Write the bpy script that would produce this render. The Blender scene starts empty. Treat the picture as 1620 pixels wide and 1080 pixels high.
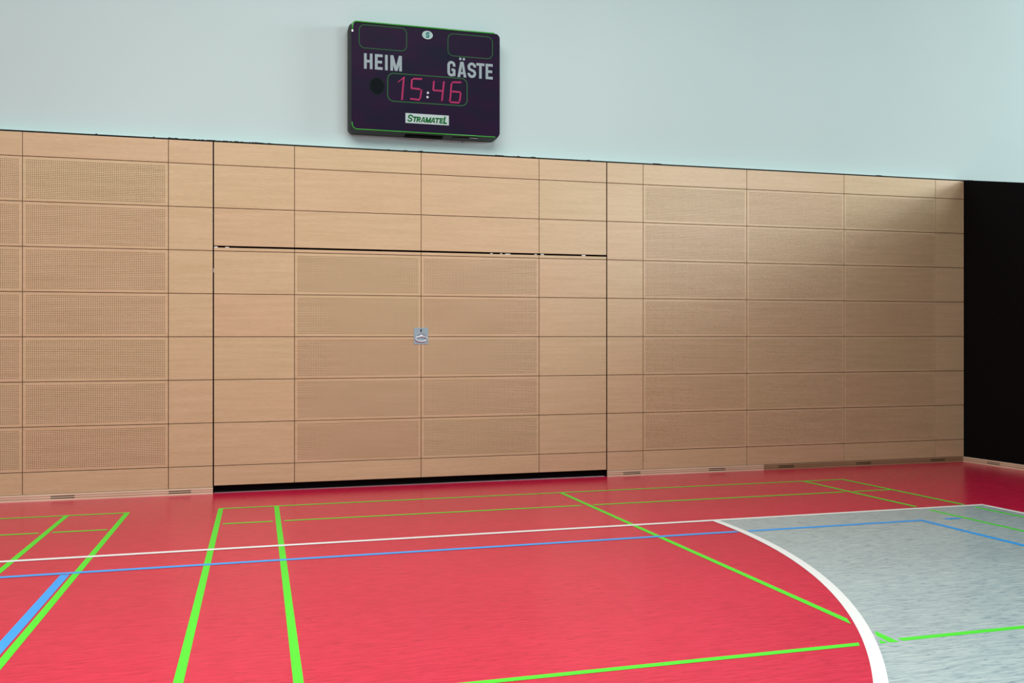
import bpy, bmesh, math, random
from mathutils import Vector
random.seed(7)
scene = bpy.context.scene
col = scene.collection

# ------------------------------------------------------------------ camera, world, lights, exposure
YAW = math.radians(15.3145)
cd = bpy.data.cameras.new('camera')
cam = bpy.data.objects.new('camera', cd); col.objects.link(cam)
cd.sensor_width = 36.0; cd.lens = 1468.0 / 1620.0 * 36.0
cd.shift_y = -10.0 / 1620.0
cam.location = (0, -9.224, 1.5011)
cam.rotation_euler = (math.pi / 2, 0, -YAW)
scene.camera = cam
scene.view_settings.view_transform = 'Standard'
scene.view_settings.look = 'None'
scene.view_settings.gamma = 1.0
scene.view_settings.use_curve_mapping = False
scene.view_settings.exposure = -0.09

w = bpy.data.worlds.new('hall_ambience'); scene.world = w; w.use_nodes = True
bg = w.node_tree.nodes['Background']
bg.inputs[0].default_value = (0.86, 0.97, 1.0, 1); bg.inputs[1].default_value = 0.11

def area(name, loc, aim, sx, sy, power, color):
    ld = bpy.data.lights.new(name, 'AREA'); ld.shape = 'RECTANGLE'; ld.size = sx; ld.size_y = sy
    ld.energy = power; ld.color = color
    o = bpy.data.objects.new(name, ld); col.objects.link(o); o.location = loc
    o.rotation_euler = (Vector(aim) - Vector(loc)).to_track_quat('-Z', 'Y').to_euler()
    return o
area('skylight_lamp', (0.0, -7.0, 7.6), (0.0, -7.0, 0), 8, 6, 1060, (1.0, 1.0, 0.98))
area('added_side_lamp', (17.5, -5.0, 5.8), (3.0, 0.0, 4.0), 4.5, 3.5, 1250, (0.97, 1.0, 1.0))  # unseen lamp added to light the white wall from the right
area('rear_window_lamp', (12.5, -17.0, 5.4), (3.5, 0, 2.5), 5, 3, 800, (0.86, 0.95, 1.0))

TT = math.tan(math.radians(1.3173))      # the floor falls very slightly towards the wall
def fz(y): return -y * TT

# ------------------------------------------------------------------ materials
def srgb(r, g, b):
    f = lambda c: (c / 255 / 12.92) if c / 255 <= 0.04045 else ((c / 255 + 0.055) / 1.055) ** 2.4
    return (f(r), f(g), f(b), 1)
def mat(name, color, rough=0.5, metal=0.0, emit=None, es=0.0, spec=0.5, coat=0.0):
    m = bpy.data.materials.new(name); m.use_nodes = True
    p = m.node_tree.nodes['Principled BSDF']
    p.inputs['Base Color'].default_value = color
    p.inputs['Roughness'].default_value = rough
    p.inputs['Metallic'].default_value = metal
    p.inputs['Specular IOR Level'].default_value = spec
    p.inputs['Coat Weight'].default_value = coat
    if emit: p.inputs['Emission Color'].default_value = emit; p.inputs['Emission Strength'].default_value = es
    return m
def N(m, t, **k):
    n = m.node_tree.nodes.new(t)
    for a, b in k.items(): setattr(n, a, b)
    return n
def L(m, a, b): m.node_tree.links.new(a, b)
def pos_map(m, scale, rot=(0, 0, 0)):
    g = N(m, 'ShaderNodeNewGeometry'); mp = N(m, 'ShaderNodeMapping')
    mp.inputs['Scale'].default_value = scale; mp.inputs['Rotation'].default_value = rot
    L(m, g.outputs['Position'], mp.inputs['Vector']); return mp.outputs['Vector']
def ramp(m, fac, stops):
    r = N(m, 'ShaderNodeValToRGB'); L(m, fac, r.inputs['Fac'])
    e = r.color_ramp.elements
    while len(e) > 1: e.remove(e[-1])
    e[0].position, e[0].color = stops[0]
    for p, c in stops[1:]:
        x = e.new(p); x.color = c
    return r.outputs['Color']
def noise(m, vec, scale, detail=3.0, rough=0.5):
    n = N(m, 'ShaderNodeTexNoise'); n.inputs['Scale'].default_value = scale
    n.inputs['Detail'].default_value = detail; n.inputs['Roughness'].default_value = rough
    L(m, vec, n.inputs['Vector']); return n.outputs['Fac']
def mix(m, fac, a, b, mode='MIX'):
    n = N(m, 'ShaderNodeMix', data_type='RGBA', blend_type=mode)
    for s, v in ((n.inputs['Factor'], fac), (n.inputs['A'], a), (n.inputs['B'], b)):
        if hasattr(v, 'is_linked'): L(m, v, s)
        else: s.default_value = v
    return n.outputs['Result']

def beech(name, tint=(1, 1, 1), rough=0.36):
    """pale beech veneer, grain running along the wall, every board a little different"""
    m = mat(name, (0.6, 0.4, 0.25, 1), rough, spec=0.5)
    p = m.node_tree.nodes['Principled BSDF']
    oi = N(m, 'ShaderNodeObjectInfo')
    g = N(m, 'ShaderNodeNewGeometry')
    add = N(m, 'ShaderNodeVectorMath', operation='MULTIPLY_ADD')
    add.inputs[1].default_value = (1, 1, 1)
    cmb = N(m, 'ShaderNodeCombineXYZ')
    mu = N(m, 'ShaderNodeMath', operation='MULTIPLY'); mu.inputs[1].default_value = 37.0
    L(m, oi.outputs['Random'], mu.inputs[0]); L(m, mu.outputs[0], cmb.inputs[0]); L(m, mu.outputs[0], cmb.inputs[2])
    L(m, g.outputs['Position'], add.inputs[0]); L(m, cmb.outputs[0], add.inputs[2])
    mp = N(m, 'ShaderNodeMapping'); mp.inputs['Scale'].default_value = (0.9, 1, 16)
    L(m, add.outputs[0], mp.inputs['Vector'])
    a = noise(m, mp.outputs['Vector'], 1.6, 5, 0.62)
    mp2 = N(m, 'ShaderNodeMapping'); mp2.inputs['Scale'].default_value = (14, 1, 120)
    L(m, add.outputs[0], mp2.inputs['Vector'])
    b = noise(m, mp2.outputs['Vector'], 1.0, 2, 0.5)
    t = tint
    c1 = ramp(m, a, [(0.30, (0.555 * t[0], 0.425 * t[1], 0.246 * t[2], 1)), (0.70, (0.645 * t[0], 0.498 * t[1], 0.310 * t[2], 1))])
    c2 = ramp(m, b, [(0.35, (0.955, 0.95, 0.945, 1)), (0.65, (1.03, 1.03, 1.03, 1))])
    c = mix(m, 1.0, c1, c2, 'MULTIPLY')
    c3 = ramp(m, oi.outputs['Random'], [(0.0, (1.0, 0.955, 0.945, 1)), (0.5, (1.0, 0.985, 0.97, 1)), (1.0, (0.985, 0.995, 0.95, 1))])
    c = mix(m, 1.0, c, c3, 'MULTIPLY')
    L(m, c, p.inputs['Base Color'])
    return m
M_wood = beech('beech_veneer')
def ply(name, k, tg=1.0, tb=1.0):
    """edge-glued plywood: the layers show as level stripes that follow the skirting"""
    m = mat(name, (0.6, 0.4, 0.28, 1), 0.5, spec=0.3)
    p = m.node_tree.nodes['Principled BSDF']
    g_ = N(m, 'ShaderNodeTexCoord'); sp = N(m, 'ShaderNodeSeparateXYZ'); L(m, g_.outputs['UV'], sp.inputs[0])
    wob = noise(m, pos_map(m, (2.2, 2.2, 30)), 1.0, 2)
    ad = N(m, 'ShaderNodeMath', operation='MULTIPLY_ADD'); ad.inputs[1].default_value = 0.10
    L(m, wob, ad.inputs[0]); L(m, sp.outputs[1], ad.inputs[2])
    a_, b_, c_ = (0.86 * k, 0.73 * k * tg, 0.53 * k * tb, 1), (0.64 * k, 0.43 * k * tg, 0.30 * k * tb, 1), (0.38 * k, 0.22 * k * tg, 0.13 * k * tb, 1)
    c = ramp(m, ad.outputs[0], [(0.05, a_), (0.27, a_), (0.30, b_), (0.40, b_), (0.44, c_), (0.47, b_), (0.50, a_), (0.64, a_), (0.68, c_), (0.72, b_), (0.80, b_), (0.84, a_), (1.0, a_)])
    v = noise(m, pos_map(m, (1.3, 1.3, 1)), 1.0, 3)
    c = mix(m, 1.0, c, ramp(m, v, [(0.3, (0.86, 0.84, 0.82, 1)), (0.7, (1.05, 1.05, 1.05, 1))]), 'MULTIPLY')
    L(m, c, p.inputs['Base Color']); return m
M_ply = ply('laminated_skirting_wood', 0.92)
M_ply_dark = ply('dark_skirting_wood', 0.44, 0.86, 0.68)  # same layers, darker and browner

def lino(name, lo, midc, hi, fleck, rough=0.23):
    """marbled sports linoleum: fine streaks running along the hall"""
    m = mat(name, midc, rough, spec=0.38)
    p = m.node_tree.nodes['Principled BSDF']
    rot = (0, 0, math.radians(1))
    a = noise(m, pos_map(m, (6.5, 62, 1), rot), 1.0, 4, 0.62)
    b = noise(m, pos_map(m, (13, 105, 1), rot), 1.0, 2, 0.6)
    d = noise(m, pos_map(m, (0.5, 1.1, 1)), 1.0, 2, 0.5)
    c = ramp(m, a, [(0.33, lo), (0.5, midc), (0.68, hi)])
    f = ramp(m, b, [(0.29, (1, 1, 1, 1)), (0.43, (0, 0, 0, 1))])
    c = mix(m, f, c, fleck)
    s = ramp(m, d, [(0.3, (0.95, 0.95, 0.95, 1)), (0.7, (1.04, 1.04, 1.04, 1))])
    c = mix(m, 1.0, c, s, 'MULTIPLY')
    L(m, c, p.inputs['Base Color'])
    rr = ramp(m, a, [(0.3, (rough - .03,) * 3 + (1,)), (0.7, (rough + .04,) * 3 + (1,))])
    L(m, rr, p.inputs['Roughness'])
    return m
M_red = lino('red_linoleum', (0.56, 0.010, 0.050, 1), (0.64, 0.015, 0.064, 1), (0.71, 0.022, 0.078, 1), (0.42, 0.007, 0.040, 1))
M_grey = lino('grey_linoleum', (0.345, 0.43, 0.455, 1), (0.435, 0.545, 0.555, 1), (0.53, 0.62, 0.60, 1), (0.19, 0.27, 0.33, 1))

M_white = mat('white_line_paint', (0.84, 0.86, 0.84, 1), 0.42)
M_green = mat('green_line_paint', (0.072, 0.76, 0.026, 1), 0.42)
M_blue = mat('blue_line_paint', (0.03, 0.36, 0.90, 1), 0.42)
M_plaster = mat('white_wall_paint', (0.60, 0.69, 0.68, 1), 0.75)
p = M_plaster.node_tree.nodes['Principled BSDF']
nz = noise(M_plaster, pos_map(M_plaster, (1, 1, 1)), 0.6, 2)
L(M_plaster, ramp(M_plaster, nz, [(0.3, (0.49, 0.635, 0.62, 1)), (0.7, (0.51, 0.66, 0.645, 1))]), p.inputs['Base Color'])
bn = N(M_plaster, 'ShaderNodeBump'); bn.inputs['Strength'].default_value = 0.06; bn.inputs['Distance'].default_value = 0.002
L(M_plaster, noise(M_plaster, pos_map(M_plaster, (1, 1, 1)), 160, 2), bn.inputs['Height']); L(M_plaster, bn.outputs[0], p.inputs['Normal'])
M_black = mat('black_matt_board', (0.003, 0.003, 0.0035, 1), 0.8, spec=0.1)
M_joint = mat('dark_joint_backing', (0.15, 0.085, 0.055, 1), 0.9, spec=0.1)
M_fleece = mat('brown_acoustic_fleece', (0.14, 0.08, 0.045, 1), 0.95, spec=0.1)
M_rubber = mat('black_rubber', (0.012, 0.013, 0.014, 1), 0.6)
M_edge = mat('black_edge_strip', (0.006, 0.010, 0.011, 1), 0.7, spec=.1)
M_alu = mat('pale_aluminium', (0.62, 0.68, 0.70, 1), 0.32, metal=0.85)
M_plate = mat('brushed_steel_plate', (0.38, 0.52, 0.58, 1), 0.40, metal=0.5)
M_chrome = mat('chrome', (0.85, 0.88, 0.92, 1), 0.30, metal=0.8)
M_board_glimpse = mat('pale_board_and_glimpse', (0.85, 0.88, 0.86, 1), 0.7)  # pale colour of the ledge board and the painted-in light glimpses
M_face = mat('scoreboard_face', (0.0125, 0.0075, 0.022, 1), 0.38, spec=0.06)
p = M_face.node_tree.nodes['Principled BSDF']
nz = noise(M_face, pos_map(M_face, (1.6, 1, 3.2)), 1.6, 3)
L(M_face, ramp(M_face, nz, [(0.35, (0.009, 0.009, 0.025, 1)), (0.65, (0.019, 0.007, 0.029, 1))]), p.inputs['Base Color'])
M_case = mat('scoreboard_case', (0.016, 0.023, 0.021, 1), 0.5, spec=.3)
M_trim = mat('green_scoreboard_trim', (0.025, 0.29, 0.025, 1), 0.25, spec=0.5)
M_thin = mat('green_outline_print', (0.025, 0.105, 0.038, 1), 0.6, spec=.1)
M_letter = mat('grey_lettering', (0.28, 0.37, 0.39, 1), 0.6, spec=.15)
M_sign = mat('sign_white', (0.42, 0.54, 0.53, 1), 0.6, spec=.15)
M_signgreen = mat('sign_green', (0.003, 0.115, 0.018, 1), 0.7, spec=.03)
M_teal = mat('emblem_teal', (0.012, 0.12, 0.12, 1), 0.6, spec=.1)
M_pale_teal = mat('emblem_pale_teal', (0.26, 0.47, 0.42, 1), 0.45)
M_led = mat('pink_led', (0.22, 0.006, 0.05, 1), 0.4, emit=(1.0, 0.004, 0.23, 1), es=0.46)
M_dot = mat('colon_dot', (0.52, 0.56, 0.62, 1), 0.4)
M_grille = mat('speaker_slots', (0.002, 0.003, 0.004, 1), 0.8, spec=.05)
M_grille2 = mat('speaker_frame', (0.006, 0.013, 0.016, 1), 0.6, spec=.1)
M_dust = mat('dark_dust', (0.05, 0.06, 0.06, 1), 0.9)

# ------------------------------------------------------------------ mesh helpers
def box(bm, x0, x1, y0, y1, z0, z1):
    v = [bm.verts.new(c) for c in ((x0, y0, z0), (x1, y0, z0), (x1, y1, z0), (x0, y1, z0), (x0, y0, z1), (x1, y0, z1), (x1, y1, z1), (x0, y1, z1))]
    for f in ((0, 3, 2, 1), (4, 5, 6, 7), (0, 1, 5, 4), (1, 2, 6, 5), (2, 3, 7, 6), (3, 0, 4, 7)): bm.faces.new([v[i] for i in f])
def obj(name, bm, m, parent=None, origin=None):
    """bm is in world coordinates; the object's origin goes to `origin`"""
    o3 = Vector(origin) if origin is not None else Vector((0, 0, 0))
    if o3.length: bmesh.ops.translate(bm, verts=bm.verts, vec=-o3)
    bmesh.ops.recalc_face_normals(bm, faces=bm.faces)
    me = bpy.data.meshes.new(name); bm.to_mesh(me); bm.free(); me.materials.append(m)
    o = bpy.data.objects.new(name, me); col.objects.link(o)
    place(o, o3, parent); return o
def wloc(o):
    l = Vector(o.location)
    while o.parent: o = o.parent; l += o.location
    return l
def place(o, loc, parent):
    if parent: o.parent = parent; o.location = Vector(loc) - wloc(parent)
    else: o.location = loc
def tag(o, label=None, cat=None, group=None, kind=None):
    if label: o['label'] = label
    if cat: o['category'] = cat
    if group: o['group'] = group
    if kind: o['kind'] = kind
    return o
def structure(o, label, cat): return tag(o, label, cat, kind='structure')
def plate_xz(bm, pts, y0, y1):
    """closed outline in x,z made into a slab from y0 (front) to y1"""
    a = [bm.verts.new((x, y0, z)) for x, z in pts]; b = [bm.verts.new((x, y1, z)) for x, z in pts]
    bm.faces.new(a); bm.faces.new(b[::-1]); n = len(pts)
    for i in range(n): bm.faces.new((a[i], a[(i + 1) % n], b[(i + 1) % n], b[i]))
def rrect(x0, x1, z0, z1, r, n=6):
    out = []
    for cx, cz, a0 in ((x1 - r, z1 - r, 0), (x0 + r, z1 - r, 90), (x0 + r, z0 + r, 180), (x1 - r, z0 + r, 270)):
        for k in range(n + 1):
            a = math.radians(a0 + 90 * k / n); out.append((cx + r * math.cos(a), cz + r * math.sin(a)))
    return out
def ring_xz(bm, outer, inner, y0, y1):
    n = len(outer)
    A = [bm.verts.new((x, y0, z)) for x, z in outer]; B = [bm.verts.new((x, y0, z)) for x, z in inner]
    C = [bm.verts.new((x, y1, z)) for x, z in outer]; D = [bm.verts.new((x, y1, z)) for x, z in inner]
    for i in range(n):
        j = (i + 1) % n
        for f in ((A[i], A[j], B[j], B[i]), (C[i], C[j], D[j], D[i]), (A[i], A[j], C[j], C[i]), (B[i], B[j], D[j], D[i])): bm.faces.new(f)
def offset_path(pts, hw):
    n = len(pts); Lp, Rp = [], []
    for i in range(n):
        d1 = Vector((pts[i][0] - pts[i - 1][0], pts[i][1] - pts[i - 1][1])).normalized() if i > 0 else None
        d2 = Vector((pts[i + 1][0] - pts[i][0], pts[i + 1][1] - pts[i][1])).normalized() if i < n - 1 else None
        if d1 is None: d1 = d2
        if d2 is None: d2 = d1
        nn = Vector((-(d1.y + d2.y), d1.x + d2.x)).normalized()
        k = hw / max(0.45, nn.dot(Vector((-d1.y, d1.x))))
        Lp.append((pts[i][0] + nn.x * k, pts[i][1] + nn.y * k)); Rp.append((pts[i][0] - nn.x * k, pts[i][1] - nn.y * k))
    return Lp, Rp
LIFT = [0]
def stroke(bm, pts, sw, y0, y1):
    LIFT[0] = (LIFT[0] + 1) % 5; y0 -= .00025 * LIFT[0]
    Lp, Rp = offset_path(pts, sw / 2); n = len(pts)
    V = [[bm.verts.new((q[0], y, q[1])) for q in P] for P in (Lp, Rp) for y in (y0, y1)]   # Lf Lb Rf Rb
    for i in range(n - 1):
        for a, b in ((0, 2), (1, 3), (0, 1), (2, 3)): bm.faces.new((V[a][i], V[a][i + 1], V[b][i + 1], V[b][i]))
    for i in (0, n - 1): bm.faces.new((V[0][i], V[1][i], V[3][i], V[2][i]))

# ------------------------------------------------------------------ floor with its painted courts
X0, X1, Y0, Y1 = -7.0, 11.0, -13.0, 0.12
bm = bmesh.new()
v = [bm.verts.new(c) for c in ((X0, Y0, fz(Y0)), (X1, Y0, fz(Y0)), (X1, Y1, fz(Y1)), (X0, Y1, fz(Y1)))]
b_ = [bm.verts.new((q.co.x, q.co.y, q.co.z - 0.12)) for q in v]
bm.faces.new(v); bm.faces.new(b_[::-1])
for i in range(4): bm.faces.new((v[i], v[(i + 1) % 4], b_[(i + 1) % 4], b_[i]))
floor = structure(obj('floor', bm, M_red), 'red marbled sports hall floor with painted court lines', 'floor')

def floor_patch(name, pts, m, up, label=None):
    bm = bmesh.new(); cx = sum(p[0] for p in pts) / len(pts); cy = sum(p[1] for p in pts) / len(pts)
    bm.faces.new([bm.verts.new((x, y, fz(y) + up)) for x, y in pts])
    o = obj(name, bm, m, floor, (cx, cy, fz(cy)))
    if label: o['label'] = label
    return o
def line(name, x0, y0, x1, y1, wd, m, up, label=None):
    d = Vector((x1 - x0, y1 - y0)).normalized() * wd / 2
    return floor_patch(name, [(x0 - d.y, y0 + d.x), (x1 - d.y, y1 + d.x), (x1 + d.y, y1 - d.x), (x0 + d.y, y0 - d.x)], m, up, label)
# grey court area outside the 6 m arc
AC, AR = (-2.607, -2.674), 6.0
bm = bmesh.new()
arc = [(AC[0] + (AR + .03) * math.cos(-a), AC[1] + (AR + .03) * math.sin(-a)) for a in [math.radians(90 * k / 96) for k in range(97)]]
XR, YT, YB = 5.925, -2.69, -12.8
vs = [bm.verts.new((x, y, fz(y) + .0008)) for x, y in arc]
vr = [bm.verts.new((XR, min(y, YT), fz(min(y, YT)) + .0008)) for x, y in arc]
for i in range(96): bm.faces.new((vs[i], vs[i + 1], vr[i + 1], vr[i]))
lo = [bm.verts.new((x, YB, fz(YB) + .0008)) for x in (arc[-1][0], XR)]
bm.faces.new((vs[-1], lo[0], lo[1], vr[-1]))
obj('grey_court_area', bm, M_grey, floor, (4.6, -6, fz(-6)))['label'] = 'grey marbled court area beyond the white arc'
# white arc
bm = bmesh.new(); prev = None
for k in range(121):
    a = -math.radians(90 * k / 120)
    q = [bm.verts.new((AC[0] + r * math.cos(a), AC[1] + r * math.sin(a), 0)) for r in (AR, AR + .057)]
    for t in q: t.co.z = fz(t.co.y) + .0024
    if prev: bm.faces.new((prev[0], prev[1], q[1], q[0]))
    prev = q
obj('white_arc_line', bm, M_white, floor, (3, -5, fz(-5)))['label'] = 'thick white curved court line'
# straight white lines
line('white_court_line', -6.9, -2.684, 5.952, -2.684, .056, M_white, .0022, 'long white line parallel to the wooden wall')
line('white_court_line', 5.925, -2.70, 5.925, -12.8, .056, M_white, .0022, 'white line bounding the grey area on the right')
# blue
line('blue_court_line', -6.9, -3.150, 3.362, -3.150, .052, M_blue, .0018, 'long blue line across the red floor')
line('blue_court_line', 3.452, -3.155, 4.962, -3.155, .052, M_blue, .0018, 'blue line on the grey area')
line('blue_court_line', 4.936, -3.175, 4.936, -12.8, .052, M_blue, .0018, 'blue line on the grey area running towards the front')
line('blue_court_line', 5.146, -3.163, 5.288, -3.163, .05, M_blue, .0018, 'short blue dash on the grey area')
line('blue_court_line', -1.108, -3.19, -1.108, -12.8, .052, M_blue, .0016, 'bright blue line at the left running towards the front')
# green badminton court (right)
YO, YI, GW = -0.936, -1.700, .040
line('green_court_line', -.323, YO, 5.806, YO, GW, M_green, .0012)
for a, b in ((-.262, .113), (.200, 2.677), (2.785, 5.270), (5.375, 5.767)): line('green_court_line', a, YI, b, YI, GW, M_green, .0012)
line('green_court_line', -.305, YO - .02, -.305, -12.8, GW, M_green, .0012)
line('green_court_line', .155, YO - .02, .155, -12.8, GW, M_green, .0012)
floor_patch('green_court_line', [(2.725, YO - .02), (2.765, YO - .02), (2.765, -5.30), (2.725, -5.385)], M_green, .0012)
floor_patch('green_court_line', [(2.765, -5.508), (2.765, -5.680), (2.717, -5.680), (2.727, -5.571)], M_green, .0012)
floor_patch('green_court_line', [(2.699, -5.630), (2.706, -5.680), (2.667, -5.680)], M_green, .0012)
line('green_court_line', 5.332, YO - .02, 5.332, -2.60, GW, M_green, .0012)
line('green_court_line', 5.332, -2.77, 5.332, -12.8, GW, M_green, .0012)
line('green_court_line', 5.787, YO - .02, 5.787, -2.63, GW, M_green, .0012)
line('green_court_line', 5.787, -2.76, 5.787, -12.8, GW, M_green, .0012)
floor_patch('green_court_line', [(.175, -5.640), (2.584, -5.640), (2.561, -5.680), (.175, -5.680)], M_green, .0012)
line('green_court_line', 2.790, -5.655, 5.767, -5.655, GW, M_green, .0012)
# green court (left)
line('green_court_line', -1.030, -.922, -6.9, -.922, GW, M_green, .0012)
for a, b in ((-1.092, -1.466), (-1.560, -4.05), (-4.16, -6.6)): line('green_court_line', a, -1.695, b, -1.695, GW, M_green, .0012)
line('green_court_line', -1.049, -.94, -1.049, -12.8, GW, M_green, .0012)
line('green_court_line', -1.511, -.94, -1.511, -12.8, GW, M_green, .0012)

# ------------------------------------------------------------------ back wall: white masonry above, beech impact wall in front
WX = 8.099
bm = bmesh.new(); box(bm, -7.0, 11.0, .12, .40, -0.05, 7.6)
wall = structure(obj('wall_back', bm, M_plaster, None, (0, .12, 0)), 'pale blue-white painted wall above the beech panelling', 'wall')

ROWZ = [0.263 + 0.4075 * k for k in range(8)]           # 0.263 ... 3.1155
TOP = 3.334; BOT = 0.063
g = 0.0030                                              # half the joint
def backing(name, x0, x1, z0, z1, parent, m=M_joint, y0=.0125, y1=.030):
    bm = bmesh.new(); box(bm, x0, x1, y0, y1, z0, z1)
    return obj(name, bm, m, parent, ((x0 + x1) / 2, y0, (z0 + z1) / 2))
def plain_panel(x0, x1, z0, z1, parent, gl=g, gr=g, gb=g, gt=g):
    bm = bmesh.new(); a, b, c, d = x0 + gl, x1 - gr, z0 + gb, z1 - gt
    box(bm, a, b, 0, .012, c, d)
    bmesh.ops.bevel(bm, geom=[e for e in bm.edges if all(v.co.y < .001 for v in e.verts)], offset=.0012, segments=1, affect='EDGES')
    return obj('plain_panel', bm, M_wood, parent, ((a + b) / 2, 0, (c + d) / 2))
# one perforated board: 74 x 22 drilled holes at 16 mm
PW, PH, NC, NR, PITCH, PZ, HR = 1.238 - 2 * g, 0.4075 - 2 * g, 74, 22, 0.0160, 0.0162, 0.0040
def perforated_mesh():
    verts, faces = [], []
    def V(x, y, z): verts.append((x, y, z)); return len(verts) - 1
    fx0, fz0 = -NC * PITCH / 2, -NR * PZ / 2; fx1, fz1 = -fx0, -fz0
    # shared grid corners
    G = [[V(fx0 + i * PITCH, 0, fz0 + j * PZ) for i in range(NC + 1)] for j in range(NR + 1)]
    for j in range(NR):
        for i in range(NC):
            cx, cz = fx0 + (i + .5) * PITCH, fz0 + (j + .5) * PZ
            O = [V(cx + HR * math.cos(math.radians(45 * k + 45 / 2 - 180 + 22.5 - 22.5)), 0, cz + HR * math.sin(math.radians(45 * k + 22.5 - 180))) for k in range(8)]
            Ob = [V(verts[o][0], .0115, verts[o][2]) for o in O]
            a, b, c, d = G[j][i], G[j][i + 1], G[j + 1][i + 1], G[j + 1][i]
            # O angles: -157.5,-112.5,-67.5,-22.5,22.5,67.5,112.5,157.5
            faces += [(a, b, O[2], O[1]), (b, c, O[4], O[3]), (c, d, O[6], O[5]), (d, a, O[0], O[7]),
                      (a, O[1], O[0]), (b, O[3], O[2]), (c, O[5], O[4]), (d, O[7], O[6])]
            for k in range(8):
                k2 = (k + 1) % 8; faces.append((O[k], O[k2], Ob[k2], Ob[k]))
    # margins, chamfered rim and edges
    w2, h2, ch = PW / 2, PH / 2, .0012
    c4 = [G[0][0], G[0][NC], G[NR][NC], G[NR][0]]
    r = [V(-w2 + ch, 0, -h2 + ch), V(w2 - ch, 0, -h2 + ch), V(w2 - ch, 0, h2 - ch), V(-w2 + ch, 0, h2 - ch)]
    s = [V(-w2, ch, -h2), V(w2, ch, -h2), V(w2, ch, h2), V(-w2, ch, h2)]
    t = [V(-w2, .012, -h2), V(w2, .012, -h2), V(w2, .012, h2), V(-w2, .012, h2)]
    sides = [[G[0][i] for i in range(NC + 1)], [G[j][NC] for j in range(NR + 1)], [G[NR][i] for i in range(NC, -1, -1)], [G[j][0] for j in range(NR, -1, -1)]]
    for k in range(4):
        k2 = (k + 1) % 4
        faces.append(tuple([r[k], r[k2]] + sides[k][::-1]))
        faces.append((s[k], s[k2], r[k2], r[k])); faces.append((t[k], t[k2], s[k2], s[k]))
    me = bpy.data.meshes.new('perforated_panel'); me.from_pydata(verts, [], faces); me.update()
    bm = bmesh.new(); bm.from_mesh(me)
    bmesh.ops.recalc_face_normals(bm, faces=bm.faces)
    bm.to_mesh(me); bm.free()
    me.materials.append(M_wood)
    return me
PERF = perforated_mesh()
perf_src = None
def perforated_panel(x0, z0, parent):
    global perf_src
    if perf_src is None:
        o = perf_src = bpy.data.objects.new('perforated_panel', PERF)
    else: o = perf_src.copy()
    col.objects.link(o); place(o, (x0 + .619, 0, z0 + .20375), parent); return o

# board behind the joints of the fixed wall (left, above the door, right)
LX, RX = -4.522, WX
DX0, DX1 = -0.407, 3.568
backing('backing_board', LX, DX0 - .006, 0.0, TOP - .004, wall)
backing('backing_board', DX1 + .006, WX, 0.0, TOP - .004, wall)
backing('backing_board', DX0 - .006, DX1 + .006, 2.352, TOP - .004, wall)
def columns(xs, perf, parent, big=()):
    """xs: joints; perf: indices of perforated columns"""
    for i in range(len(xs) - 1):
        a, b = xs[i], xs[i + 1]
        gl = .006 if a in big else g; gr = .006 if b in big else g
        plain_panel(a, b, BOT, ROWZ[0], parent, gl, gr, gb=0)
        plain_panel(a, b, ROWZ[-1], TOP, parent, gl, gr, gt=.003)
        for k in range(7):
            if i in perf: perforated_panel(a, ROWZ[k], parent)
            else: plain_panel(a, b, ROWZ[k], ROWZ[k + 1], parent, gl, gr)
columns([-3.284, -2.046, -.808, DX0], (0, 1), wall, (DX0,))
columns([DX1, 3.984, 5.222, 6.460, 7.698, WX], (1, 2, 3), wall, (DX1,))
DC = [DX0, .342, 1.580, 2.818, DX1]
DTOP = 2.332
for i in range(4):
    a, b = DC[i], DC[i + 1]; gl = .006 if i == 0 else g; gr = .006 if i == 3 else g
    plain_panel(a, b, 2.350, ROWZ[6], wall, gl, gr, gb=0)
    plain_panel(a, b, ROWZ[6], ROWZ[7], wall, gl, gr)
    plain_panel(a, b, ROWZ[7], TOP, wall, gl, gr, gt=.003)
bm = bmesh.new()
for x in (DX0, DX1): box(bm, x - .0055, x + .0055, .010, .0123, BOT, TOP - .004)
obj('joint_strip', bm, M_edge, wall, (1.58, .011, BOT))['label'] = 'wide black vertical joints either side of the gate'
# black liners of the storeroom opening behind the gate
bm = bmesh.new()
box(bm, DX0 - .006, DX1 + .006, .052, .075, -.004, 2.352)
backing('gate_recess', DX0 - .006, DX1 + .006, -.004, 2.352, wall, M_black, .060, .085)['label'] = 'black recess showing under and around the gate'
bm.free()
bm = bmesh.new()
for x0, x1 in ((DX0 - .004, DX0 + .001), (DX1 - .001, DX1 + .004)): box(bm, x0, x1, .003, .060, .0, 2.352)
box(bm, DX0, DX1, .004, .060, 2.3475, 2.352)
obj('gate_rebate', bm, M_black, wall, (1.58, .03, 0))['label'] = 'black edging of the gate opening'
bm = bmesh.new(); box(bm, DX0, DX1, .045, .060, fz(.05), .0045)  # pale strip put in for the light reflected along the sill
obj('sill_glint_strip', bm, M_alu, wall, (1.58, .05, 0))['label'] = 'thin pale strip standing for light reflected at the sill in the gap'
# ledge on top of the panelling
bm = bmesh.new(); box(bm, LX, WX + .002, .0005, .010, TOP - .001, TOP + .011)
trim = structure(obj('trim_1', bm, M_edge, None, (0, .0, TOP)), 'thin black edge strip along the top of the beech panelling', 'trim')
bm = bmesh.new(); box(bm, LX, WX + .002, .010, .12, TOP - .001, TOP + .006)
obj('ledge_board', bm, M_board_glimpse, trim, (0, .06, TOP))['label'] = 'pale board closing the gap to the wall'

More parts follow.
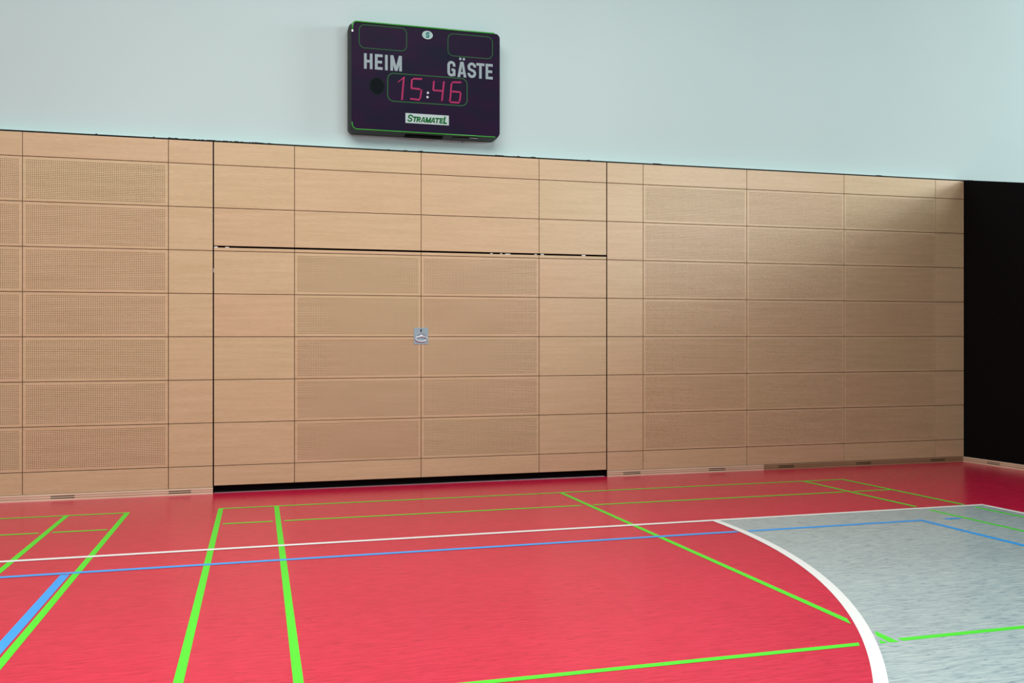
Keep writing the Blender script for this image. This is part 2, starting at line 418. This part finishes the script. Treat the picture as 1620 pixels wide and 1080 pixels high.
# ------------------------------------------------------------------ up-and-over gate of the equipment store
bm = bmesh.new(); box(bm, DX0 + .007, DX1 - .007, .0125, .032, .080, DTOP - .001)
door = structure(obj('door_1', bm, M_joint, None, (1.5805, .0125, .076)), 'wide beech equipment store gate with perforated boards', 'gate')
for i in range(4):
    a, b = DC[i], DC[i + 1]; gl = .006 if i == 0 else g; gr = .006 if i == 3 else g
    plain_panel(a, b, .076, ROWZ[0], door, gl, gr, gb=0)
    plain_panel(a, b, ROWZ[5], DTOP, door, gl, gr, gt=0)
    for k in range(5):
        if i in (1, 2): perforated_panel(a, ROWZ[k], door)
        else: plain_panel(a, b, ROWZ[k], ROWZ[k + 1], door, gl, gr)
# pale bits standing in for glimpses of light in the gate gaps
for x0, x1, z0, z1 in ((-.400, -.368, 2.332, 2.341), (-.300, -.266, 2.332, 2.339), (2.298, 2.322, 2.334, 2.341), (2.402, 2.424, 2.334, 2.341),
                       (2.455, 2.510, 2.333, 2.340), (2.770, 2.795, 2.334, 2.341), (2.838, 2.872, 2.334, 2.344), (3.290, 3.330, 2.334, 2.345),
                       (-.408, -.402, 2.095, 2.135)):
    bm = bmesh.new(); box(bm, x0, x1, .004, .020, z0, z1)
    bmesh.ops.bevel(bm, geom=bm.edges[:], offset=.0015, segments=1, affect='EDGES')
    obj('light_glimpse', bm, M_board_glimpse, door, ((x0 + x1) / 2, .01, (z0 + z1) / 2))['label'] = 'small pale piece standing for light glimpsed in the gate gap'
# flush handle: steel plate, keyhole, round bowl, folding ring
hx, hz = 1.5785, 1.4925
bm = bmesh.new()
bo = rrect(hx - .0735, hx + .0735, hz - .0825, hz + .0825, .006, 4)
plate_xz(bm, bo, -.0040, .0)
hp = obj('handle_plate', bm, M_plate, door, (hx, 0, hz)); hp['label'] = 'square steel plate with a flush ring handle'
bm = bmesh.new(); plate_xz(bm, [(hx - .006, hz + .070), (hx + .006, hz + .070), (hx + .006, hz + .060), (hx + .005, hz + .054), (hx + .006, hz + .038), (hx - .006, hz + .038), (hx - .005, hz + .054), (hx - .006, hz + .060)], -.0046, -.004)
obj('keyhole', bm, M_black, hp, (hx, 0, hz + .055))['label'] = 'black keyhole'
def bowl_pts(s, n=48):
    out = []
    for k in range(n):
        t = 2 * math.pi * k / n; c, q = math.cos(t), math.sin(t)
        ex = .063 * s * c
        ez = (.052 * s * q) if q > 0 else (.048 * s * math.copysign(abs(q) ** .55, q))
        out.append((hx + ex, hz - .018 + ez))
    return out
bm = bmesh.new()
rings = [(1.0, -.0040), (.97, -.0062), (.92, -.0062), (.88, -.0042), (.60, -.0041)]
RV = [[bm.verts.new((x, y, z)) for x, z in bowl_pts(s)] for s, y in rings]
for a, b in zip(RV, RV[1:]):
    for i in range(48): bm.faces.new((a[i], a[(i + 1) % 48], b[(i + 1) % 48], b[i]))
bm.faces.new(RV[-1])
for f in bm.faces: f.smooth = True
obj('handle_bowl', bm, M_plate, hp, (hx, 0, hz - .018))
def tube(bm, pts, r, n=8, closed=False):
    rs = []
    m_ = len(pts)
    for i, q in enumerate(pts):
        q = Vector(q); a = Vector(pts[(i - 1) % m_] if closed or i > 0 else pts[i]); b = Vector(pts[(i + 1) % m_] if closed or i < m_ - 1 else pts[i])
        d = (b - a).normalized(); up = Vector((0, 1, 0)); s = d.cross(up).normalized(); u = s.cross(d)
        rs.append([bm.verts.new(q + s * r * math.cos(2 * math.pi * k / n) + u * r * math.sin(2 * math.pi * k / n)) for k in range(n)])
    for i in range(m_ if closed else m_ - 1):
        a, b = rs[i], rs[(i + 1) % m_]
        for k in range(n):
            f = bm.faces.new((a[k], a[(k + 1) % n], b[(k + 1) % n], b[k])); f.smooth = True
    if not closed: bm.faces.new(rs[0][::-1]); bm.faces.new(rs[-1])
ringp = [(0, -.004), (.016, -.012), (.036, -.013), (.046, -.022), (.046, -.034), (.038, -.045), (.022, -.051), (0, -.052)]
full = [(x * 1.22, z * 1.1 + .004) for x, z in ringp + [(-x, z) for x, z in ringp[-2:0:-1]]]
for _ in range(2):
    full = [q for i in range(len(full)) for q in ((full[i][0] * .75 + full[(i + 1) % len(full)][0] * .25, full[i][1] * .75 + full[(i + 1) % len(full)][1] * .25), (full[i][0] * .25 + full[(i + 1) % len(full)][0] * .75, full[i][1] * .25 + full[(i + 1) % len(full)][1] * .75))]
bm = bmesh.new(); tube(bm, [(hx + x, -.012, hz + z) for x, z in full], .0052, 8, True)
obj('ring_handle', bm, M_chrome, hp, (hx, -.011, hz - .03))['label'] = 'chrome folding ring'
bm = bmesh.new(); tube(bm, [(hx - .016, -.008, hz + .002), (hx + .016, -.008, hz + .002)], .007, 10)
obj('hinge_barrel', bm, M_chrome, hp, (hx, -.008, hz + .002))

# ------------------------------------------------------------------ skirting with paired vent slots
def skirting(name, segs, slots, along, fixed, label, h=0.060, th=0.016, zf=lambda s: 0.0, m=M_ply):
    """segs (s0, s1); slots cut right through: cells of a grid that are kept get front, back and cut faces"""
    s0, s1 = segs
    S = sorted({s0, s1} | {q for a in slots for q in a})
    Zs = [0, .0170, .0262, .0335, .0427, h]
    bm = bmesh.new()
    def inslot(i): return any(abs(S[i] - a) < 1e-6 for a, b in slots)
    keep = [[not (j in (1, 3) and inslot(i)) for j in range(5)] for i in range(len(S) - 1)]
    def P(s, d, z):
        zz = zf(s) + z
        return (s, fixed + d, zz) if along == 'x' else (fixed + d, s, zz)
    cache = {}
    def V(s, d, z):
        k = (round(s, 5), d, round(z, 5))
        if k not in cache: cache[k] = bm.verts.new(P(s, d, z))
        return cache[k]
    for i in range(len(S) - 1):
        for j in range(5):
            if not keep[i][j]: continue
            a, b, c, d = S[i], S[i + 1], Zs[j], Zs[j + 1]
            bm.faces.new((V(a, 0, c), V(b, 0, c), V(b, 0, d), V(a, 0, d)))
            bm.faces.new((V(a, th, c), V(a, th, d), V(b, th, d), V(b, th, c)))
            for di, dj, e in ((-1, 0, ((a, c), (a, d))), (1, 0, ((b, c), (b, d))), (0, -1, ((a, c), (b, c))), (0, 1, ((a, d), (b, d)))):
                ii, jj = i + di, j + dj
                if 0 <= ii < len(S) - 1 and 0 <= jj < 5 and keep[ii][jj]: continue
                bm.faces.new((V(e[0][0], 0, e[0][1]), V(e[1][0], 0, e[1][1]), V(e[1][0], th, e[1][1]), V(e[0][0], th, e[0][1])))
    uvl = bm.loops.layers.uv.new('layers')
    for f in bm.faces:
        for lp in f.loops:
            q = lp.vert.co; sv = q.x if along == 'x' else q.y
            lp[uvl].uv = (sv, (q.z - zf(sv)) / h)
    base = obj(name, bm, m, None, P((s0 + s1) / 2, th / 2, 0))
    return structure(base, label, 'skirting board')
Y_SK = -.006
def sk_backing(parent, a, b, y, X=None, flip=1):
    bm = bmesh.new()
    if X is None: box(bm, a, b, y, y + .003, 0.002, .058)
    else:
        v = [bm.verts.new(c) for c in ((X, a, fz(a) + .002), (X, b, fz(b) + .002), (X, b, fz(b) + .058), (X, a, fz(a) + .058))]
        bm.faces.new(v)
    return obj('slot_backing', bm, M_black, parent, ((a + b) / 2, y, 0) if X is None else (X, (a + b) / 2, 0))
s = skirting('baseboard_left', (LX, DX0 - .004), [(-3.05, -2.85), (-1.814, -1.614), (-.806, -.606)], 'x', Y_SK, 'laminated wooden skirting left of the gate, with paired vent slots')
sk_backing(s, LX, DX0 - .006, Y_SK + .0165)
s = skirting('baseboard_back', (DX1 + .004, 5.430), [(3.752, 3.953), (4.756, 4.960)], 'x', Y_SK, 'pale laminated wooden skirting just right of the gate')
sk_backing(s, DX1 + .006, 5.430, Y_SK + .0165)
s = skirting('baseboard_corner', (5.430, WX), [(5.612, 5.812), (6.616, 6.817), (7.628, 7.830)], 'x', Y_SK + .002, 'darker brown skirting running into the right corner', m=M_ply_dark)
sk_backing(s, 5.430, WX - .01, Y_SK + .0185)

# ------------------------------------------------------------------ black side wall at the right
bm = bmesh.new()
prof = [(.12, 3.345), (0, 3.345), (-1.25, 3.345 - .193 * 1.25), (-12.9, 3.345 - .193 * 1.25), (-12.9, fz(-12.9) - .05), (.12, -.05)]
a = [bm.verts.new((WX, y, z)) for y, z in prof]; b = [bm.verts.new((WX + 2.9, y, z)) for y, z in prof]
bm.faces.new(a); bm.faces.new(b[::-1])
for i in range(6): bm.faces.new((a[i], a[(i + 1) % 6], b[(i + 1) % 6], b[i]))
structure(obj('wall_right', bm, M_black, None, (WX, 0, 0)), 'plain black side wall at the right edge', 'wall')
s = skirting('baseboard_right', (-12.9, -.006), [(-2.66, -2.46), (-1.62, -1.42), (-.574, -.376)], 'y', WX - .018, 'laminated wooden skirting along the foot of the black wall', zf=fz, th=.016)
sk_backing(s, -12.9, -.01, 0, X=WX - .0015)

# ------------------------------------------------------------------ scoreboard
YF = -.060; YW = .12
root = bpy.data.objects.new('scoreboard', None); col.objects.link(root); root.location = (1.63, YW, 3.50)
tag(root, 'dark purple handball scoreboard with pink clock digits hung on the white wall', 'scoreboard')
def sb(name, bm, m, label=None, parent=None, origin=None):
    o = obj(name, bm, m, parent or root, origin or (1.63, YW, 3.50))
    if label: o['label'] = label
    return o
fx0, fx1, fz0_, fz1_ = .881, 2.381, 3.512, 4.572
# housing, flared towards the wall
bm = bmesh.new()
R1 = rrect(fx0, fx1, fz0_, fz1_, .050, 8); R2 = rrect(fx0 - .022, fx1 + .000, fz0_ - .012, fz1_ + .004, .055, 8)
A = [bm.verts.new((x, YF + .006, z)) for x, z in R1]; B = [bm.verts.new((x, YF + .07, z)) for x, z in R2]; C_ = [bm.verts.new((x, YW, z)) for x, z in R2]
n = len(A)
for i in range(n):
    j = (i + 1) % n; bm.faces.new((A[i], A[j], B[j], B[i])); bm.faces.new((B[i], B[j], C_[j], C_[i]))
bm.faces.new(A); bm.faces.new(C_[::-1])
sb('housing', bm, M_case, 'dark grey-green casing')
bm = bmesh.new(); plate_xz(bm, rrect(fx0 + .002, fx1 - .001, fz0_ + .002, fz1_ - .002, .048, 8), YF, YF + .006)
sb('face_panel', bm, M_face, 'dark purple front pane')
yp = YF - .0008
def rounded_outline(x0, x1, z0, z1, r, t):
    bm = bmesh.new(); ring_xz(bm, rrect(x0 - t / 2, x1 + t / 2, z0 - t / 2, z1 + t / 2, r + t / 2, 8), rrect(x0 + t / 2, x1 - t / 2, z0 + t / 2, z1 - t / 2, r - t / 2, 8), YF - .0015, YF)
    return bm
sb('score_window_outline', rounded_outline(.957, 1.424, 4.318, 4.546, .055, .0085), M_thin, 'green rounded outline above HEIM')
sb('score_window_outline', rounded_outline(1.842, 2.303, 4.310, 4.532, .055, .0085), M_thin, 'green rounded outline above the guest team lettering')
sb('clock_window_outline', rounded_outline(1.236, 2.039, 3.814, 4.090, .060, .0105), M_thin, 'green rounded outline around the clock')
# green bars with hooked left ends
def arc_pts(cx, cz, r, a0, a1, n=7): return [(cx + r * math.cos(math.radians(a0 + (a1 - a0) * k / n)), cz + r * math.sin(math.radians(a0 + (a1 - a0) * k / n))) for k in range(n + 1)]
bm = bmesh.new()
top = [(fx0 + .010, fz1_ - .085)] + arc_pts(fx0 + .053, fz1_ - .044, .043, 180, 90) + [(fx1 - .060, fz1_ - .001)]
tube(bm, [(x, YF - .004, z) for x, z in top], .0075, 8)
sb('trim_bar', bm, M_trim, 'bright green bar along the top edge')
bm = bmesh.new()
bot = [(fx0 + .007, fz0_ + .075)] + arc_pts(fx0 + .056, fz0_ + .054, .048, 180, 270) + [(fx1 - .050, fz0_ + .006)]
tube(bm, [(x, YF - .003, z) for x, z in bot], .0058, 8)
sb('trim_bar', bm, M_trim, 'bright green bar along the bottom edge')
bm = bmesh.new(); box(bm, fx0 + .003, fx0 + .017, YF - .008, YF, fz1_ - .105, fz1_ - .086)
sb('bar_end_cap', bm, M_alu, 'pale metal end cap')
for x, z in ((.888, 4.44), (.888, 4.045), (.888, 3.63), (2.374, 4.454), (2.374, 4.035), (2.374, 3.604)):
    bm = bmesh.new(); plate_xz(bm, [(x + .005 * math.cos(math.radians(60 * k)), z + .006 * math.sin(math.radians(60 * k))) for k in range(6)], YF - .002, YF + .001)
    sb('screw', bm, M_grille, origin=(x, YF, z))

# lettering built from strokes
def glyph(bm, ch, x0, x1, z0, z1, sw, shear=0.0, y0=yp, y1=YF):
    W, H = x1 - x0 - sw, z1 - z0 - sw
    def T(u, v, ix=0, iz=0):   # u, v in 0..1 of the centre-line box
        X = x0 + sw / 2 + u * W; Z = z0 + sw / 2 + v * H
        return (X + shear * (Z - z0), Z)
    def E(u, v):               # uses the full glyph height (free stroke ends)
        X = x0 + sw / 2 + u * W; Z = z0 + v * (z1 - z0)
        return (X + shear * (Z - z0), Z)
    def F(u, v):               # free end in x
        X = x0 + u * (x1 - x0); Z = z0 + sw / 2 + v * H
        return (X + shear * (Z - z0), Z)
    def G(u, v):
        X = x0 + u * (x1 - x0); Z = z0 + v * (z1 - z0)
        return (X + shear * (Z - z0), Z)
    s = lambda pts: stroke(bm, pts, sw, y0, y1)
    rv = min(.24, .5 * W / max(H, 1e-6))
    def ell(cx, cv, ru, rr, a0, a1, n=8): return [T(cx + ru * math.cos(math.radians(a0 + (a1 - a0) * k / n)), cv + rr * math.sin(math.radians(a0 + (a1 - a0) * k / n))) for k in range(n + 1)]
    if ch == 'H': s([E(0, 0), E(0, 1)]); s([E(1, 0), E(1, 1)]); s([T(0, .5), T(1, .5)])
    elif ch == 'E': s([E(0, 0), E(0, 1)]); [s([T(0, q), F(1, q)]) for q in (0, 1)]; s([T(0, .5), F(.92, .5)])
    elif ch == 'I': s([E(.5, 0), E(.5, 1)])
    elif ch == 'L': s([E(0, 0), E(0, 1)]); s([T(0, 0), F(1, 0)])
    elif ch == 'T': s([E(.5, 0), E(.5, 1)]); s([F(0, 1), F(1, 1)])
    elif ch == 'M':
        s([E(0, 0), E(0, 1)]); s([E(1, 0), E(1, 1)])
        a = sw * 1.12 / (x1 - x0); m_ = sw * .50 / (x1 - x0)
        plate_xz(bm, [G(0, 1), G(a, 1), G(.5 + m_, 0), G(.5 - m_, 0)], y0 - .0016, y1)
        plate_xz(bm, [G(1 - a, 1), G(1, 1), G(.5 + m_, 0), G(.5 - m_, 0)], y0 - .0018, y1)
    elif ch in 'AÄ':
        k = sw / (x1 - x0)
        plate_xz(bm, [G(0, 0), G(k, 0), G(.5 + k * .25, 1), G(.5 - k * .62, 1)], y0, y1)
        plate_xz(bm, [G(1, 0), G(1 - k, 0), G(.5 - k * .25, 1), G(.5 + k * .62, 1)], y0 - .0001, y1)
        c = z0 + .27 * (z1 - z0)
        q = [(x0 + .25 * (x1 - x0), .20), (x0 + .75 * (x1 - x0), .20), (x0 + .72 * (x1 - x0), .20 + .75 * sw / (z1 - z0)), (x0 + .28 * (x1 - x0), .20 + .75 * sw / (z1 - z0))]
        plate_xz(bm, [(X + shear * v * (z1 - z0), z0 + v * (z1 - z0)) for X, v in q], y0 - .0002, y1)
        if ch == 'Ä':
            for u in (.20, .60):
                a = x0 + u * (x1 - x0); zz = z1 + .016
                plate_xz(bm, [(a, zz), (a + sw * .80, zz), (a + sw * .80, zz + sw * .9), (a, zz + sw * .9)], y0, y1)
    elif ch == 'G':
        s([T(1, .68)] + ell(.5, 1 - rv, .5, rv, 0, 180) + ell(.5, rv, .5, rv, 180, 360) + [T(1, .42)])
        s([T(1.0, .42), T(.52, .42)]); s([E(1, .04), E(1, .47)])
    elif ch == 'S':
        s([T(1, .73)] + ell(.5, 1 - rv, .5, rv, 0, 180) + [T(.02, .66), T(.14, .57), T(.86, .43), T(.98, .34)] + ell(.5, rv, .5, rv, 0, -180) + [T(0, .27)])
    elif ch == 'R':
        s([E(0, 0), E(0, 1)])
        s([T(0, 1), T(.6, 1)] + ell(.6, .75, .4, .25, 80, -80) + [T(.6, .5), T(0, .5)])
        s([T(.45, .5), E(1, 0)])
def text(name, glyphs, m, label=None, parent=None, y0=yp, y1=YF):
    bm = bmesh.new()
    for a in glyphs: glyph(bm, *a[:5], a[5], a[6] if len(a) > 6 else 0, y0, y1)
    return sb(name, bm, m, label, parent)
def hx_(p): return 1.004 + (p - 370) / 718 * .373
z0, z1 = 4.115, 4.267
text('home_lettering', [('H', hx_(370), hx_(530), z0, z1, .0265), ('E', hx_(575), hx_(722), z0, z1, .0265), ('I', hx_(767), hx_(817), z0, z1, .0265), ('M', hx_(868), hx_(1088), z0, z1, .0265)], M_letter, 'grey lettering reading HEIM')
def gx_(p): return 1.836 + (p - 570) / 775 * .470
z0, z1 = 4.102, 4.258
text('guest_lettering', [('G', gx_(570), gx_(706), z0, z1, .0265), ('Ä', gx_(740), gx_(892), z0, z1, .0275), ('S', gx_(912), gx_(1058), z0, z1, .0265), ('T', gx_(1062), gx_(1203), z0, z1, .0265), ('E', gx_(1222), gx_(1345), z0, z1, .0265)], M_letter, 'grey guest team lettering with two dots over the A')
# clock digits of small lamps
DIG = {'1': [((1.341, 4.009), (1.398, 4.057)), ((1.396, 4.057), (1.378, 3.836))],
 '5': [((1.491, 4.051), (1.575, 4.054)), ((1.477, 4.042), (1.472, 3.96)), ((1.475, 3.955), (1.557, 3.951)), ((1.573, 3.944), (1.559, 3.859)), ((1.464, 3.85), (1.551, 3.845))],
 '4': [((1.698, 4.04), (1.692, 3.955)), ((1.7, 3.95), (1.778, 3.95)), ((1.8, 4.042), (1.781, 3.853))],
 '6': [((1.888, 4.045), (1.975, 4.049)), ((1.878, 4.031), (1.87, 3.954)), ((1.872, 3.944), (1.861, 3.853)), ((1.88, 3.952), (1.964, 3.95)), ((1.972, 3.94), (1.962, 3.859)), ((1.87, 3.843), (1.956, 3.843))]}
for ch, name in (('1', 'one'), ('5', 'five'), ('4', 'four'), ('6', 'six')):
    bm = bmesh.new(); cx = DIG[ch][0][0][0]
    for (a, b) in DIG[ch]:
        a, b = Vector(a), Vector(b); d = b - a; n = max(2, int(d.length / .0090)); t = d.normalized(); q = Vector((-t.y, t.x))
        if abs(t.y) > abs(t.x): skew = Vector((.0085, .0045))
        else: skew = Vector((.0035, .0085))
        for i in range(n + 1):
            c = a + d * (i / n)
            # each lamp pair is a slim slanted lozenge made of two lamps
            e0, e1 = c - skew, c + skew; k_ = t * .0024
            plate_xz(bm, [(e0.x - k_.x, e0.y - k_.y), (e0.x + k_.x, e0.y + k_.y), (e1.x + k_.x, e1.y + k_.y), (e1.x - k_.x, e1.y - k_.y)], YF - .003, YF)
    sb('clock_digit', bm, M_led, 'digit %s in small pink lamps' % name, origin=(cx, YF, 3.84))
for x, z in ((1.638, 3.921), (1.634, 3.878)):
    bm = bmesh.new(); plate_xz(bm, [(x + .0115 * math.cos(math.radians(30 * k)), z + .0125 * math.sin(math.radians(30 * k))) for k in range(12)], YF - .002, YF)
    sb('colon_dot', bm, M_dot, origin=(x, YF, z))
# loudspeaker behind slots
cx, cz = 1.132, 3.954
bm = bmesh.new()
plate_xz(bm, [(cx + .078 * math.cos(math.radians(15 * k)), cz + .088 * math.sin(math.radians(15 * k))) for k in range(24)], YF - .0008, YF)
sp = sb('speaker_grille', bm, M_grille2, 'round slotted loudspeaker grille', origin=(cx, YF, cz))
for k in range(13):
    z = cz + (k - 6) * .0122; hw = math.sqrt(max(0, .078 ** 2 - (z - cz) ** 2)) * .9
    bm = bmesh.new(); box(bm, cx - hw, cx + hw, YF - .0016, YF - .0008, z - .0034, z + .0034)
    sb('grille_slot', bm, M_grille, None, sp, (cx, YF, z))
# maker's sign
bm = bmesh.new(); box(bm, 1.413, 1.851, YF - .0012, YF, 3.608, 3.706)
sg = sb('maker_sign', bm, M_sign, 'white strip with slanted green lettering', origin=(1.632, YF, 3.657))
def sx_(p): return 1.413 + (p - 668) / 342 * .438
za, zb, zc = 3.6225, 3.676, 3.692
sh = .20; sw = .0125
row = [('S', 680, 718, za - .002, zc + .001, .0128), ('T', 718, 755, za, zb, sw), ('R', 752, 783, za, zb, sw), ('A', 784, 821, za, zb, sw), ('M', 822, 863, za, zb, sw),
       ('A', 863, 899, za, zb, sw), ('T', 893, 932, za, zb, sw), ('E', 933, 960, za, zb, sw), ('L', 963, 993, za - .002, zc + .001, .0150)]
text('maker_lettering', [(c, sx_(a), sx_(b), z0, z1, s_, sh) for c, a, b, z0, z1, s_ in row], M_signgreen, 'slanted green letters', sg, YF - .002, YF - .0012)
# oval emblem
ex, ez = 1.634, 4.4975
def oval(a, b, n=28): return [(ex + a * math.cos(2 * math.pi * k / n), ez + b * math.sin(2 * math.pi * k / n)) for k in range(n)]
bm = bmesh.new(); plate_xz(bm, oval(.054, .042), YF - .0012, YF)
em = sb('emblem', bm, M_sign, 'small oval badge with a teal S', origin=(ex, YF, ez))
bm = bmesh.new(); plate_xz(bm, oval(.044, .033), YF - .0016, YF - .0012)
sb('badge_field', bm, M_pale_teal, None, em)
bm = bmesh.new(); glyph(bm, 'S', ex - .019, ex + .016, ez - .029, ez + .029, .011, .12, YF - .0022, YF - .0016)
sb('badge_letter', bm, M_teal, None, em)
# underside fittings
for x0, x1, m, nm in ((1.42, 1.80, M_grille, 'connector_cover'), (1.90, 2.15, M_rubber, 'battery_hatch')):
    bm = bmesh.new(); box(bm, x0, x1, YF + .045, YF + .15, fz0_ - .018, fz0_ - .0115)
    sb(nm, bm, m, origin=((x0 + x1) / 2, YF + .1, fz0_ - .012))
bm = bmesh.new(); box(bm, 2.07, 2.15, YF + .02, YF + .06, fz0_ - .0135, fz0_ - .0110)
sb('type_sticker', bm, M_alu, 'small silver sticker on the underside', origin=(2.11, YF + .04, fz0_ - .012))
bm = bmesh.new(); tube(bm, [(2.02, .09, fz0_ - .010), (2.022, .088, fz0_ - .028), (2.026, .086, fz0_ - .036)], .004, 6)
sb('cable_stub', bm, M_rubber, origin=(2.02, .09, fz0_ - .012))

# ------------------------------------------------------------------ fluff on the ledge (uncountable)
bm = bmesh.new()
spots = [(-1.43, .012), (-.935, .010), (-.80, .012), (-.74, .010)] + [(-.80 + random.random() * .95, .003 + .007 * random.random()) for _ in range(60)]
for cxx in (1.25, 1.42, 1.58, 2.36, 2.40, 2.58, 2.75, 3.36, 4.13, 4.16, 6.90, 6.94, 8.20): spots += [(cxx + random.gauss(0, .02), .004 + .007 * random.random()) for _ in range(5)]
for x, hgt in spots:
    r = .006 + .012 * random.random(); y = .004
    q = bmesh.ops.create_icosphere(bm, subdivisions=1, radius=1)['verts']
    for v_ in q: v_.co = Vector((x + v_.co.x * r, y + .003 * v_.co.y, TOP + .011 + hgt * .35 * (1 + v_.co.z) * (.8 + .4 * random.random()) - .0005))
d = obj('ledge_fluff', bm, M_dust, None, (0, .004, TOP + .011))
tag(d, 'dark dust and fluff lying on the top edge of the beech panelling', 'dust', kind='stuff')
